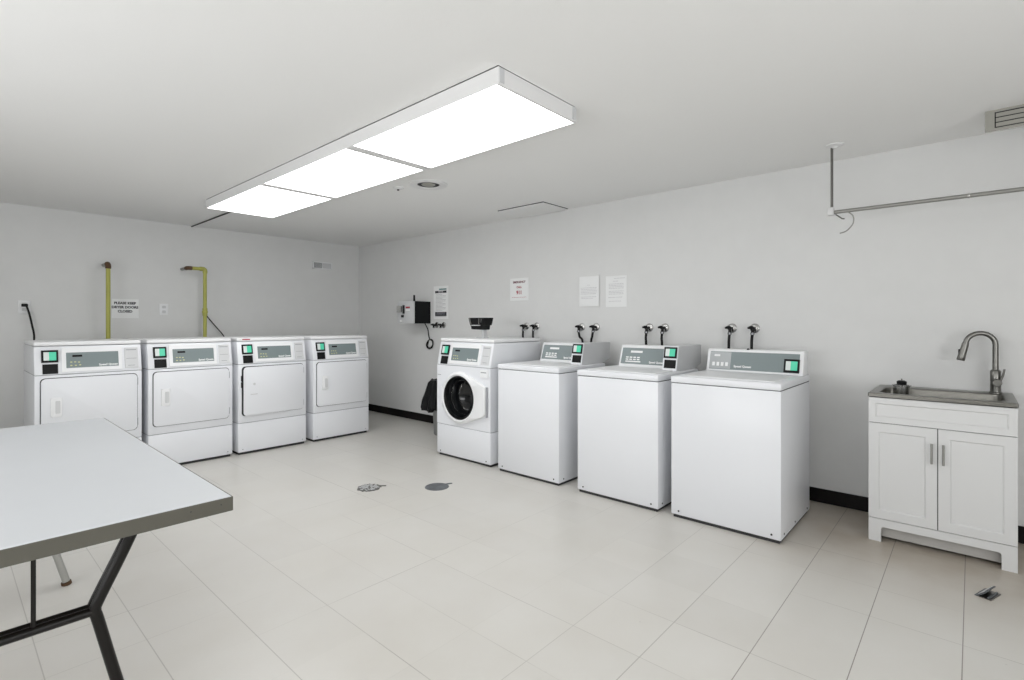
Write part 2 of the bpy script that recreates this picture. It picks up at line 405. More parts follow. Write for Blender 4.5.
def make_coin_washer(label, loc):
    w, d, h = .635, .66, .896; W = w / 2
    t = thing('top_load_washer', label, 'washing machine', loc, RZ, 'top-loading washers along the right wall')
    lower_cabinet(t, w, d, h)
    # sloping console
    y0, y1, z0, z1 = .475, .535, h, 1.063
    xa, xb = -W + .066, W - .135
    MB().prism([(y0, z0), (y1, z1), (d - .01, z1), (d - .01, z0)], 'x', xa, xb, .004, 2).build('console', 'enamel_w', t, True)
    sl = (y1 - y0) / (z1 - z0); nl = math.hypot(1, sl)
    prj = lambda x, z, out: (x, y0 + sl * (z - z0) - out / nl, z + out * sl / nl)
    def quad(mb, A, B, C, D, out):
        a = [mb.bm.verts.new(prj(x, z, -.003)) for x, z in ((A, C), (B, C), (B, D), (A, D))]
        b = [mb.bm.verts.new(prj(x, z, out)) for x, z in ((A, C), (B, C), (B, D), (A, D))]
        mb.bm.faces.new(a[::-1]); mb.bm.faces.new(b)
        for i in range(4): mb.bm.faces.new([a[i], a[(i + 1) % 4], b[(i + 1) % 4], b[i]])
        return mb
    p = quad(MB(), xa + .015, xb - .004, h + .022, h + .145, .002).build('control_panel', 'panel', t)
    quad(MB(), xa + .09, xa + .19, h + .108, h + .124, .003).build('status_label', 'white_print', p)
    mb = MB()
    for r in range(3):
        for c in range(4):
            quad(mb, xa + .055 + c * .032, xa + .078 + c * .032 + (.01 if r == 0 else 0), h + .036 + r * .016, h + .045 + r * .016, .003)
    mb.build('key_marks', 'white_print', p)
    text('lettering', 'Speed Queen', 0.021, 'white_print', p, prj(xb - .12, h + .040, .0025), (PI / 2 - math.atan(sl), 0, 0), bold=0.0007)
    # coin box: a deep grey box on the right
    c0, c1 = W - .137, W - .030
    yb, yt = .345, .385
    MB().prism([(yb, h), (yt, h + .175), (.79, h + .175), (.79, h + .03), (d - .004, h)], 'x', c0, c1, .003, 1).build('coin_box', 'greybox', t, True)
    s2 = (yt - yb) / .175; n2 = math.hypot(1, s2)
    prj2 = lambda x, z, out: (x, yb + s2 * (z - h) - out / n2, z + out * s2 / n2)
    MB().prism([(yb - .003, h), (yt - .003, h + .176), (yt + .002, h + .176), (yb + .002, h)], 'x', c0, c1).build('coin_box_face', 'enamel', t)
    card_reader(t, c0 + .006, c1 - .006, h + .018, h + .166, prj2)
    return t

def make_plain_washer(label, loc):
    w, d, h = .645, .675, .90; W = w / 2
    t = thing('top_load_washer', label, 'washing machine', loc, RZ, 'top-loading washers along the right wall')
    lower_cabinet(t, w, d, h)
    y0, y1, z0, z1 = .53, .575, h, 1.054
    xa, xb = -W + .02, W - .008
    MB().prism([(y0, z0), (y1, z1), (d - .005, z1), (d - .005, z0)], 'x', xa, xb, .005, 2).build('console', 'enamel_w', t, True)
    sl = (y1 - y0) / (z1 - z0)
    nl = math.hypot(1, sl)
    prj = lambda x, z, out: (x, y0 + sl * (z - z0) - out / nl, z + out * sl / nl)
    def quad(mb, A, B, C, D, out):
        a = [mb.bm.verts.new(prj(x, z, -.003)) for x, z in ((A, C), (B, C), (B, D), (A, D))]
        b = [mb.bm.verts.new(prj(x, z, out)) for x, z in ((A, C), (B, C), (B, D), (A, D))]
        mb.bm.faces.new(a[::-1]); mb.bm.faces.new(b)
        for i in range(4): mb.bm.faces.new([a[i], a[(i + 1) % 4], b[(i + 1) % 4], b[i]])
        return mb
    p = quad(MB(), xa + .02, xb - .024, h + .014, h + .136, .002).build('control_panel', 'panel', t)
    k = quad(MB(), xa + .022, xa + .165, h + .018, h + .132, .0035).build('key_panel', 'panel_l', p)
    mb = MB(); quad(mb, xa + .05, xa + .09, h + .102, h + .115, .0045)
    for c in range(4): quad(mb, xa + .04 + c * .03, xa + .058 + c * .03, h + .036, h + .062, .0045)
    mb.build('keys', 'white_print', p)
    text('lettering', 'Speed Queen', 0.021, 'white_print', p, prj(xa + .245, h + .038, .0025), (PI / 2 - math.atan(sl), 0, 0), bold=0.0007)
    MB().tube([(xa + .27, y1 + .002, z1 + .002), (xa + .27, y1 + .016, z1 + .002)], .008, 10).build('lock', 'black', t)
    card_reader(t, xb - .112, xb - .022, h + .016, h + .10, prj, slot=False)
    return t

make_coin_washer('white top-load washer with a grey coin box, standing right beside the front-load washer', (XW, 2.648, 0))
make_coin_washer('white top-load washer with a grey coin box, the middle one of the three', (XW, 1.845, 0))
make_plain_washer('white top-load washer with a full-width grey console, nearest to the sink', (XW, 1.116, 0))

# front-load washer
def make_front_loader():
    w, d = .70, .68; W = w / 2
    t = thing('front_load_washer', 'white front-load washer with a round dark glass door', 'washing machine', (XW + .01, 3.415, 0), RZ)
    MB().box(-W + .012, W - .012, .02, d - .02, 0, .03).build('base', 'gap', t)
    MB().box(-W, W, 0, d, .022, .294, .005, 2).build('lower_panel', 'enamel', t, True)
    MB().box(-W + .004, W - .004, .006, d - .004, .285, .303).build('seam_filler', 'seam', t)
    MB().box(-W + .004, W - .004, .006, d - .004, .842, .856).build('seam_filler', 'seam', t)
    # body with the port hole cut out of its front
    cx, cz, R = -.025, .565, .197
    fb = MB(); n = 64
    ring = [fb.bm.verts.new((cx + R * math.cos(2 * PI * k / n), 0, cz + R * math.sin(2 * PI * k / n))) for k in range(n)]
    outer = []
    x0, x1, z0, z1 = -W, W, .299, .846
    for k in range(n):
        a = 2 * PI * k / n; c, s = math.cos(a), math.sin(a)
        ts = []
        if c > 1e-9: ts.append((x1 - cx) / c)
        if c < -1e-9: ts.append((x0 - cx) / c)
        if s > 1e-9: ts.append((z1 - cz) / s)
        if s < -1e-9: ts.append((z0 - cz) / s)
        tt = min(ts); outer.append((cx + tt * c, cz + tt * s))
    # snap the nearest samples to the corners
    for X0, Z0 in ((x0, z0), (x0, z1), (x1, z0), (x1, z1)):
        i = min(range(n), key=lambda k: (outer[k][0] - X0) ** 2 + (outer[k][1] - Z0) ** 2); outer[i] = (X0, Z0)
    F = [fb.bm.verts.new((p[0], 0, p[1])) for p in outer]; B = [fb.bm.verts.new((p[0], d, p[1])) for p in outer]
    for k in range(n):
        j = (k + 1) % n
        fb.bm.faces.new([ring[k], ring[j], F[j], F[k]]); fb.bm.faces.new([F[k], F[j], B[j], B[k]])
    fb.bm.faces.new(B)
    fb.build('cabinet_body', 'enamel', t)
    MB().prism([(0.0, .851), (.048, 1.062), (d, 1.062), (d, .851)], 'x', -W, W, .004, 2).build('console', 'enamel', t, True)
    MB().box(-W, W, .042, d, 1.066, 1.095, .006, 3).build('top_cover', 'enamel_w', t, True)
    control_front(t, w, .851, 1.066, 0.0, .048)
    # drum behind the glass
    MB().lathe([(R + .003, .002), (.185, .02), (.185, .10), (.235, .12), (.235, .42), (0, .44)], (cx, 0, cz), 'y', 48).build('drum', 'drum', t, True)
    dm = MB()
    for k in range(3):
        a = 2 * PI * k / 3 + .4
        rot = Matrix.Rotation(-a, 3, 'Y')
        dm.box(cx - .02, cx + .02, .14, .41, cz + .17, cz + .235, .01, 1, rot, Vector((cx, 0, cz)))
    dm.build('drum_lifter', 'drum', t)
    # door moulding: round on the left, squared off at the hinge on the right
    pts = []
    Ro = .235
    for k in range(25):
        a = math.radians(62 + (298 - 62) * k / 24); pts.append((cx + Ro * math.cos(a), cz + Ro * math.sin(a)))
    pts += [(W - .05, cz - .135), (W - .045, cz + .12)]
    door = MB()
    n = len(pts)
    # ring moulding with a hole
    m_ = 72; inner = []
    def ray_hit(a):
        c, s = math.cos(a), math.sin(a); best = None
        for i in range(n):
            p, q = pts[i], pts[(i + 1) % n]
            ex, ez = q[0] - p[0], q[1] - p[1]; det = c * (-ez) - s * (-ex)
            if abs(det) < 1e-9: continue
            px, pz = p[0] - cx, p[1] - cz
            tt = (px * (-ez) - pz * (-ex)) / det; u = (c * pz - s * px) / det
            if tt > 0 and -1e-6 <= u <= 1 + 1e-6: best = tt if best is None else max(best, tt)
        return best
    rows = []
    for k in range(m_):
        a = 2 * PI * k / m_; ro = ray_hit(a); ri = R
        rows.append([door.bm.verts.new((cx + r * math.cos(a), y, cz + r * math.sin(a))) for r, y in
                     ((ro, 0.002), (ro, -.018), (ro - .01, -.028), (ri + .012, -.034), (ri, -.026), (ri - .002, .002))])
    for k in range(m_):
        A, B_ = rows[k], rows[(k + 1) % m_]
        for i in range(5): door.bm.faces.new([A[i], A[i + 1], B_[i + 1], B_[i]])
    door.bm.faces.new  # noqa
    dr = door.build('door', 'enamel_w', t, True)
    MB().lathe([(R, -.026), (R - .006, -.034), (R - .016, -.018), (R - .022, .0), (R - .018, .012)], (cx, 0, cz), 'y', 56).build('glass_bezel', 'black', dr, True)
    MB().lathe([(R - .022, -.004), (.160, .03), (.145, .11), (.10, .145), (0, .16)], (cx, 0, cz), 'y', 48).build('door_glass', 'glass', dr, True)
    # concentric rim seen in the glass bowl
    MB().lathe([(.1585, .034), (.156, .030), (.1535, .036), (.155, .042)], (cx, 0, cz), 'y', 48).build('inner_rim', 'chrome', dr, True)
    MB().lathe([(.142, .108), (.138, .104), (.134, .112)], (cx, 0, cz), 'y', 48).build('inner_rim', 'chrome', dr, True)
    MB().prism(rrect(cx - Ro - .012, cx - Ro + .018, cz - .085, cz + .085, .008), 'y', -.030, 0, .003, 1).build('door_handle', 'enamel', dr, True)
    MB().box(W - .046, W - .026, -.012, .0, cz - .14, cz + .12, .002, 1).build('hinge_cover', 'seam', t)
    b = MB().prism(rrect(W - .115, W - .02, .765, .832, .006), 'y', -.010, 0, .002, 1).build('badge_plate', 'enamel_w', t)
    MB().box(W - .105, W - .04, -.0115, -.009, .805, .813).build('badge_print', 'seam', b)
    MB().box(-W + .01, -W + .055, -.003, 0, .752, .757).build('release_slot', 'seam', t)
    for sx in (-1, 1):
        MB().lathe([(0, -.003), (.006, -.002), (.006, .002)], (sx * (W - .05), 0, .045), 'y', 8).build('screw', 'gap', t)
    return t
make_front_loader()

# device on a post, standing on top of the front loader
def make_tray():
    c = (3.46, 3.50, 1.095)
    t = thing('countertop_device', 'black slotted tray device on a short grey post, on top of the front-load washer', 'device', c, RZ)
    MB().box(-.03, .07, -.03, .04, 0, .008, .002, 1).build('foot_plate', 'greybox', t)
    MB().prism([(.035, .004), (.062, .004), (.052, .085), (.026, .085)], 'y', -.02, .03, .002, 1).build('post', 'greybox', t)
    MB().prism([(-.078, .082), (.075, .078), (.082, .124), (-.092, .124)], 'y', -.05, .05, .004, 1).build('lower_tray', 'black', t)
    MB().prism([(-.088, .122), (.092, .120), (.115, .192), (-.112, .192)], 'y', -.06, .06, .004, 1).build('upper_tray', 'black', t)
    MB().prism([(-.104, .190), (-.086, .190), (-.066, .128), (-.078, .128)], 'y', -.063, -.058, .001, 1).build('tray_rib', 'nickel', t)
    MB().prism([(.030, .186), (.044, .186), (.040, .130), (.030, .130)], 'y', -.063, -.058, .001, 1).build('tray_rib', 'nickel', t)
    MB().prism([(.060, .186), (.078, .186), (.070, .145), (.060, .145)], 'y', -.063, -.058, .001, 1).build('tray_rib', 'drum', t)
    MB().box(-.066, .05, -.0615, -.054, .116, .124, .001, 1).build('tray_edge', 'greybox', t)
make_tray()

# ------------------------------------------------------------------ hose valves on the right wall
def make_valve(label, y, z, hose=True, bend=0.0, grp=None, back=.274):
    t = thing('water_valve', label, 'valve', (XR, y, z), 0, grp)
    MB().lathe([(0, -.014), (.020, -.013), (.034, -.006), (.036, 0)], (0, 0, 0), 'x', 24).build('escutcheon', 'drum_l', t, True)
    MB().tube([(-.012, 0, 0), (-.03, 0, 0), (-.062, 0, 0)], [.012, .012, .016], 10).tube([(-.050, 0, 0), (-.056, 0, -.035)], [.011, .012], 10).build('valve_body', 'rubber', t, True)
    MB().tube([(-.052, .0, .006), (-.066, .010, .006), (-.076, .028, .002)], [.013, .012, .007], 10).build('valve_lever', 'black', t, True)
    if hose:
        pts = [(-.056, 0, -.034), (-.058, .003 + bend * .3, -.09), (-.06, bend, -.15), (-.07, bend * 1.3, -.45), (-.09, bend * 1.3, -.95), (-.12, bend, -z + .03), (-.17, bend, -z + .0115), (-back + .04, bend, -z + .0115)]
        MB().tube(smooth_path(pts, 5), .0105, 10).build('hose', 'rubber', t, True)
        MB().lathe([(.015, 0), (.015, -.016), (.011, -.018)], (-.056, 0, -.032), 'z', 12).build('hose_nut', 'drum', t, True)
    return t
vl = [(3.440, 1.205, 0, 'far one of the pair behind the front-load washer'), (3.305, 1.205, 0, 'near one of the pair behind the front-load washer'),
      (2.755, 1.20, -.05, 'far one of the pair behind the washer beside the front-loader'), (2.595, 1.20, .02, 'near one of the pair behind the washer beside the front-loader'),
      (2.063, 1.198, 0, 'far one of the pair behind the middle top-load washer'), (1.920, 1.198, 0, 'near one of the pair behind the middle top-load washer'),
      (1.374, 1.198, 0.005, 'far one of the pair behind the washer nearest the sink'), (1.210, 1.198, 0.005, 'near one of the pair behind the washer nearest the sink')]
for y, z, b, l in vl: make_valve('hosed wall valve, ' + l, y, z, True, b, 'water valves with hoses on the right wall', .244 if y > 3 else .274)
make_valve('small black wall valve without hose below the notice, left one of the pair', 4.875, 1.212, False, 0, 'small valves below the notice')
make_valve('small black wall valve without hose below the notice, right one of the pair', 4.745, 1.212, False, 0, 'small valves below the notice')

# ------------------------------------------------------------------ payment terminal on the wall
def make_terminal():
    t = thing('payment_terminal', 'grey and black card payment box with a looped cord, mounted on the right wall', 'payment terminal', (XR, 5.15, 1.23), RZ)
    # local: x right (= -Y), y towards the wall (= +X): wall at y=0
    W = .155
    MB().box(-W, W, -.245, 0, 0, .27, .004, 1).build('housing', 'black', t)
    MB().box(-W, W, -.275, -.243, 0, .27, .006, 2).build('face_plate', 'greybox', t, True)
    MB().tube([(W - .03, -.23, .268), (W - .03, -.23, .345)], [.014, .012], 12).build('antenna', 'black', t, True)
    MB().box(-.135, -.05, -.305, -.273, .135, .215, .006, 2).build('card_slot', 'chrome', t, True)
    MB().box(-.04, -.005, -.285, -.273, .12, .225, .003, 1).build('keypad', 'black', t)
    MB().box(.02, .10, -.279, -.273, .185, .205).build('red_label', 'red', t)
    MB().box(.02, .10, -.279, -.273, .155, .175).build('white_label', 'paper', t)
    MB().box(-.07, -.02, -.284, -.273, .075, .105, .003, 1).build('coin_return', 'black', t)
    MB().box(-.10, -.06, -.278, -.273, .02, .045).build('small_label', 'paper', t)
    cord = [(W - .04, -.06, .003), (W - .01, -.04, -.07), (W - .02, -.02, -.13), (W - .005, -.015, -.19), (W + .05, -.015, -.22), (W + .045, -.015, -.29), (W - .02, -.018, -.31),
            (W - .06, -.02, -.27), (W - .02, -.022, -.21), (W + .05, -.02, -.20), (W + .06, -.018, -.26), (W + .0, -.012, -.30), (W - .05, -.012, -.28), (W - .03, -.012, -.22)]
    MB().tube(smooth_path(cord, 6), .0065, 8).build('power_cord', 'rubber', t, True)
make_terminal()

# ------------------------------------------------------------------ papers on the walls
def sheet_right(label, name, yc, zc, w, h, cat='notice', group=None, out=.004):
    """paper on the right wall: local x runs to the right in view (-Y)"""
    t = thing(name, label, cat, (XR, yc, zc), RZ, group)
    MB().box(-w / 2, w / 2, -out, -out + .0025 if out > .003 else 0, -h / 2, h / 2).build('paper_sheet', 'paper', t)
    return t
def lines(t, rows, w, m, y, name='printed_lines', th=.004):
    mb = MB(); random.seed(len(rows))
    for z, a, b_ in rows:
        x = a
        while x < b_ - .004:
            L_ = min(random.uniform(.012, .035), b_ - x); mb.box(x, x + L_, y, y + .0012, z, z + th); x += L_ + .004
    return mb.build(name, m, t)
s = sheet_right('white notice with black bands beside the card payment box', 'wall_notice', 4.80, 1.485, .27, .40)
MB().box(-.105, .105, -.0055, -.0035, .115, .142).build('black_band', 'ink', s)
text('lettering', 'NOTICE', .024, 'paper', s, (0, -.0055, .1285), FRONT)
MB().box(-.03, .105, -.0055, -.0035, .152, .168).build('teal_heading', 'teal', s)
lines(s, [(.095 - k * .016, -.09, .09 if k % 3 else .03) for k in range(13)], .27, 'inkgrey', -.0052)
MB().box(-.105, .105, -.0055, -.0035, -.165, -.115).build('lower_band', 'ink', s)
lines(s, [(-.175, -.1, .1), (-.128, -.07, .08), (-.142, -.08, .08)], .27, 'inkgrey', -.0068, 'lower_print')

s = sheet_right('white notice with red lettering above the front-load washer', 'wall_notice', 3.54, 1.59, .255, .235)
text('lettering', 'EMERGENCY', .030, 'maroon', s, (0, -.0047, .075), FRONT, bold=.001)
text('lettering', 'CALL', .030, 'red', s, (0, -.0047, .022), FRONT, bold=.001)
text('lettering', '911', .052, 'red', s, (0, -.0047, -.035), FRONT, bold=.002)
lines(s, [(-.085, -.10, .10)], .25, 'red', -.0052, th=.003)

s = sheet_right('white printed notice curling off the wall, left one of the two above the washers', 'wall_notice', 2.668, 1.534, .215, .28, out=.012)
lines(s, [(.055, -.02, .01)] + [(.03 - k * .014, -.09, .085) for k in range(5)] + [(-.055, -.085, .08), (-.068, -.085, .05)], .2, 'inkpale', -.0132)
s = sheet_right('white printed notice flat on the wall, right one of the two above the washers', 'wall_notice', 2.385, 1.522, .215, .28)
lines(s, [(.115, -.02, .09), (.09, -.03, .02)] + [(.065 - k * .013, -.075, .075) for k in range(4)] + [(.0 - k * .013, -.075, .075) for k in range(3)] + [(-.055, -.08, .07), (-.09, -.075, .05)], .2, 'inkpale', -.0052)

s = thing('wall_sign', 'white paper sign in black capitals beside the straight yellow pipe', 'sign', (1.285 * KB, YB, 1.393))
MB().box(-.112, .118, -.003, 0, -.105, .095).build('paper_sheet', 'paper', s)
text('lettering', 'PLEASE KEEP\nDRYER DOORS\nCLOSED', .0335, 'ink', s, (0, -.0037, .008), FRONT, bold=.0016, space=1.28)

# ------------------------------------------------------------------ back wall things
def make_outlet(label, x, z, cord=False, group='wall outlets'):
    t = thing('wall_outlet', label, 'outlet', (x * KB, YB, 1.24 + (z - 1.24) * KB), 0, group)
    MB().box(-.042, .042, -.007, 0, -.062, .062, .003, 2).build('cover_plate', 'enamel_w', t, True)
    for s_ in (-1, 1):
        MB().prism(rrect(-.018, .018, s_ * .026 - .015, s_ * .026 + .015, .008), 'y', -.0095, -.006).build('socket', 'insert', t)
    return t
make_outlet('white wall outlet with a black plug, above the leftmost dryer', .53, 1.385)
p = thing('power_cord', 'black power cord plugged into the outlet and dropping behind the leftmost dryer', 'cord', (.54, YB, 1.403))
MB().box(-.022, .022, -.045, -.0095, -.014, .014, .005, 2).build('plug', 'black', p, True)
MB().tube(smooth_path([(.01, -.04, 0), (.03, -.045, -.08), (.05, -.06, -.2), (.06, -.07, -.27), (.06, -.08, -.36), (.062, -.10, -.6)], 5), .008, 8).build('cable', 'rubber', p, True)
make_outlet('white wall outlet with nothing plugged in, between the two yellow pipes', 1.625, 1.383)
c = MB().tube(smooth_path([(2.07, 6.612, 1.33), (2.115, 6.59, 1.26), (2.18, 6.57, 1.17), (2.24, 6.55, 1.08), (2.28, 6.54, .95), (2.29, 6.52, .4), (2.30, 6.47, .008)], 5), .006, 8).build('black_cable', 'rubber', None, True)
tag(c, 'thin black cable sloping down to the right of the bent yellow pipe', 'cable')

YP = 6.42
def make_pipes():
    t = thing('gas_pipe', 'straight yellow gas pipe with a rusty elbow, rising behind the leftmost dryer', 'pipe', (1.132, YP, 0))
    MB().tube([(0, 0, 0.0), (0, 0, 1.80)], .019, 16).build('riser', 'yellow', t, True)
    MB().tube(smooth_path([(0, 0, 1.78), (0, 0, 1.81), (-.002, .012, 1.825), (0, .035, 1.828)], 4), .024, 14).build('elbow', 'rust', t, True)
    MB().tube([(0, .03, 1.828), (0, YB - YP, 1.828)], .020, 12).build('wall_stub', 'steel', t, True)
    t = thing('gas_pipe', 'yellow gas pipe with a bent top and a coupling, rising behind the second dryer', 'pipe', (2.0, YP, 0))
    MB().tube([(0, 0, 0.0), (0, 0, 1.80)], .019, 16).build('riser', 'yellow', t, True)
    MB().tube(smooth_path([(0, 0, 1.795), (0, 0, 1.825), (-.015, 0, 1.84), (-.05, 0, 1.842)], 4), .024, 14).build('top_elbow', 'yellow', t, True)
    MB().tube([(-.04, 0, 1.842), (-.15, 0, 1.842)], .019, 14).build('top_run', 'yellow', t, True)
    MB().tube(smooth_path([(-.13, 0, 1.842), (-.16, 0, 1.842), (-.17, .02, 1.842), (-.17, .05, 1.842)], 4), .022, 14).build('elbow', 'rust', t, True)
    MB().tube([(-.17, .04, 1.842), (-.17, YB - YP, 1.842)], .018, 12).build('wall_stub', 'steel', t, True)
    MB().lathe([(.019, -.045), (.025, -.04), (.025, -.012), (.029, -.008), (.029, .008), (.025, .012), (.025, .04), (.019, .045)], (0, 0, 1.36), 'z', 16).build('coupling', 'yellow', t, True)
make_pipes()

def make_wall_vent():
    t = thing('air_vent', 'small white louvred air vent high on the back wall near the corner', 'vent', (3.44 * KB, YB, 2.019))
    w, h = .14, .05
    mb = MB(); mb.box(-w, w, -.012, 0, h - .014, h); mb.box(-w, w, -.012, 0, -h, -h + .014); mb.box(-w, -w + .016, -.012, 0, -h, h); mb.box(w - .016, w, -.012, 0, -h, h); mb.box(-.004, .004, -.010, 0, -h, h)
    mb.build('frame', 'enamel_w', t)
    MB().box(-w + .015, w - .015, -.003, -.001, -h + .012, h - .012).build('backing', 'gap', t)
    for k in range(5):
        z = -h + .022 + k * .014
        MB().prism([(-.010, z - .006), (-.009, z - .007), (-.003, z + .003), (-.004, z + .004)], 'x', -w + .016, w - .016).build('louvre', 'greybox', t)
    MB().box(.006, w - .016, -.0095, -.008, -h + .014, h - .014).build('damper_plate', 'insert', t)
make_wall_vent()

# ------------------------------------------------------------------ ceiling things
def make_light(label, y0, y1, x0=1.59, x1=2.165, zb=2.258, near=.040, group='ceiling light panels'):
    t = thing('ceiling_light', label, 'ceiling light', ((x0 + x1) / 2, (y0 + y1) / 2, zb), 0, group)
    w, l, h = (x1 - x0) / 2, (y1 - y0) / 2, H - zb
    e = 0.0
    mb = MB()
    for s_ in (-1, 1):
        mb.box(s_ * w - (.004 if s_ > 0 else 0), s_ * w + (.004 if s_ < 0 else 0), -l + e, l - e, 0, h - .009)
        mb.box(-w + .004, w - .004, min(s_ * (l - e), s_ * (l - e - .005)), max(s_ * (l - e), s_ * (l - e - .005)), 0, h - .009)
        q = near if s_ < 0 else .040
        mb.box(-w + .004, w - .004, min(s_ * (l - .005), s_ * (l - q)), max(s_ * (l - .005), s_ * (l - q)), -.001, .003)
    mb.build('frame', 'frame', t)
    MB().box(-w + .005, w - .005, -l + .007, l - .007, h - .009, h - .0005).build('mounting_plate', 'gap', t)
    MB().box(-w + .005, w - .005, -l + near + .001, l - .041, -.0005, .003).build('diffuser', 'diffuser', t)
    return t
L3 = [(1.50, 2.69), (2.69, 3.895), (3.895, 5.09)]
for (a, b_), l in zip(L3, ('lit white ceiling light panel at the near end, with exposed corner brackets', 'lit white ceiling light panel in the middle of the row of three', 'lit white ceiling light panel at the far end, nearest the back wall')):
    t = make_light(l, a, b_, near=.014 if a == 1.50 else .040)
    if a == 1.50:
        for s_ in (-1, 1):
            k = MB().box(-.014, .014, -.004, 0, -.02, .042, .001, 1).lathe([(0, -.006), (.004, -.005), (.004, -.003)], (0, 0, .03), 'y', 8).build('corner_bracket', 'insert', t)
            k.location = (s_ * .268, -(b_ - a) / 2, .028)
c = MB().tube([(1.925, 5.10, H - .007), (1.925, YB - .002, H - .007)], .006, 8).build('ceiling_conduit', 'rubber', None, True)
tag(c, 'thin dark conduit on the ceiling between the far light and the back wall', 'conduit')

t = thing('ceiling_speaker', 'round recessed ceiling speaker ring with a dark centre, beside the light panels', 'ceiling speaker', (2.60, 3.22, H))
MB().lathe([(.150, 0), (.150, -.008), (.138, -.012), (.095, -.010), (.088, -.004), (.088, 0)], (0, 0, 0), 'z', 40).build('trim_ring', 'frame', t, True)
MB().lathe([(.088, -.001), (.086, -.003), (0, -.003)], (0, 0, 0), 'z', 32).build('dark_recess', 'gap', t)
MB().lathe([(.055, -.003), (.05, -.008), (.02, -.012), (0, -.012)], (0, 0, 0), 'z', 32).build('cone', 'slat', t, True)
t = thing('smoke_sensor', 'small round white ceiling sensor beside the ceiling speaker', 'sensor', (2.505, 3.49, H))
MB().lathe([(.045, 0), (.044, -.006), (.03, -.012), (0, -.013)], (0, 0, 0), 'z', 24).build('sensor_base', 'frame', t, True)
MB().lathe([(.009, -.012), (.008, -.022), (0, -.023)], (0, 0, 0), 'z', 12).build('sensor_tip', 'gap', t, True)

t = thing('access_panel', 'white ceiling access panel with dark gaps along its edges', 'access panel', (3.86, 3.17, H))
MB().box(-.195, .185, -.27, .30, -.007, 0).build('dark_gap', 'gap', t)
MB().box(-.193, .187, -.268, .302, -.012, -.006).build('panel_board', 'ceiling', t)

t = thing('ceiling_vent', 'grey framed slatted vent box under the ceiling at the right edge', 'vent', (3.65, -.05, H))
mb = MB()
mb.box(0, .03, -.60, 0, -.100, 0, .002, 1)
mb.build('housing', 'beige', t)
mb = MB(); mb.box(-.006, 0, -.60, 0, -.012, 0); mb.box(-.006, 0, -.60, 0, -.108, -.094); mb.box(-.006, 0, -.036, 0, -.094, -.012); mb.box(-.006, 0, -.60, -.56, -.094, -.012)
mb.build('face_frame', 'slat', t)
MB().box(-.003, -.001, -.56, -.036, -.094, -.012).build('backing', 'gap', t)
for k in range(3):
    MB().box(-.005, -.002, -.556, -.041, -.088 + k * .025, -.068 + k * .025, .001, 1).build('slat', 'slat', t)

# hanging rail
t = thing('hanging_rail', 'thin metal rail hung from the ceiling by a rod, above the sink', 'rail', (3.705, .65, H))
MB().lathe([(.05, 0), (.048, -.006), (.018, -.012), (.012, -.02), (0, -.02)], (0, -.015, 0), 'z', 24).build('ceiling_flange', 'frame', t, True)
MB().tube([(0, 0, -.015), (0, 0, -.39)], .0075, 10).build('drop_rod', 'nickel', t, True)
MB().box(-.018, .018, -.012, .022, -.435, -.385, .005, 2).build('bracket', 'frame_end', t, True)
MB().tube([(0, -.01, -.416), (0, -1.6, -.416)], .0115, 12).build('rail_bar', 'galv', t, True)
MB().tube([(0, -.632, -.416), (0, -.640, -.416)], .0135, 12).build('joint_collar', 'chrome', t, True)
MB().tube([(0, -.02, -.43), (-.005, -.055, -.462), (-.005, -.068, -.464)], .004, 8).build('hook', 'nickel', t, True)
h_ = smooth_path([(0, -.088, -.425), (0, -.112, -.455), (0, -.110, -.500), (0, -.078, -.538), (0, -.042, -.550)], 5)
MB().tube(h_, .0035, 8).build('loop', 'galv', t, True)

# ------------------------------------------------------------------ bin
def make_bin():
    c = (3.80, 4.365, 0)
    t = thing('waste_bin', 'grey waste bin with a black bag hanging over its rim, beside the front-load washer', 'bin', c)
    MB().lathe([(0, .0), (.150, .0), (.155, .01), (.178, .58), (.183, .59), (.17, .59), (.15, .02), (0, .02)], (0, 0, 0), 'z', 36).build('can', 'bin', t, True)
    mb = MB(); n = 56; rows = []
    rnd = random.Random(3)
    ph = [rnd.uniform(0, 6) for _ in range(6)]
    prof = [(.12, .52), (.165, .585), (.19, .605), (.205, .585), (.212, .53), (.222, .46), (.238, .39), (.245, .34), (.235, .30), (.19, .293), (.186, .31)]
    for i, (r, z) in enumerate(prof):
        row = []
        for k in range(n):
            a = 2 * PI * k / n
            side = max(0, math.cos(a - math.radians(140)))       # fuller on the side that faces the dryers
            wv = .020 * math.sin(7 * a + ph[0] + i * .25) + .012 * math.sin(13 * a + ph[1] + i * .5) + .006 * math.sin(23 * a + ph[2])
            amp = min(1, max(0, (i - 1) / 4))
            if i >= 9: amp *= .2
            rr = r + wv * amp + (.02 * side ** 2 * min(1, max(0, (i - 2) / 5)) if i < 9 else 0)
            zz = z + (.022 * math.sin(5 * a + ph[3]) + .012 * math.sin(11 * a + ph[4])) * (1 if i > 6 else .25)
            if i > 6: zz -= .02 * side
            rr = min(rr, .255 / max(.01, math.cos(a))) if math.cos(a) > .1 else rr
            row.append(mb.bm.verts.new((rr * math.cos(a), rr * math.sin(a), zz)))
        rows.append(row)
    for A, B in zip(rows, rows[1:]):
        for k in range(n): mb.bm.faces.new([A[k], A[(k + 1) % n], B[(k + 1) % n], B[k]])
    mb.build('bin_bag', 'bag', t, True)
make_bin()

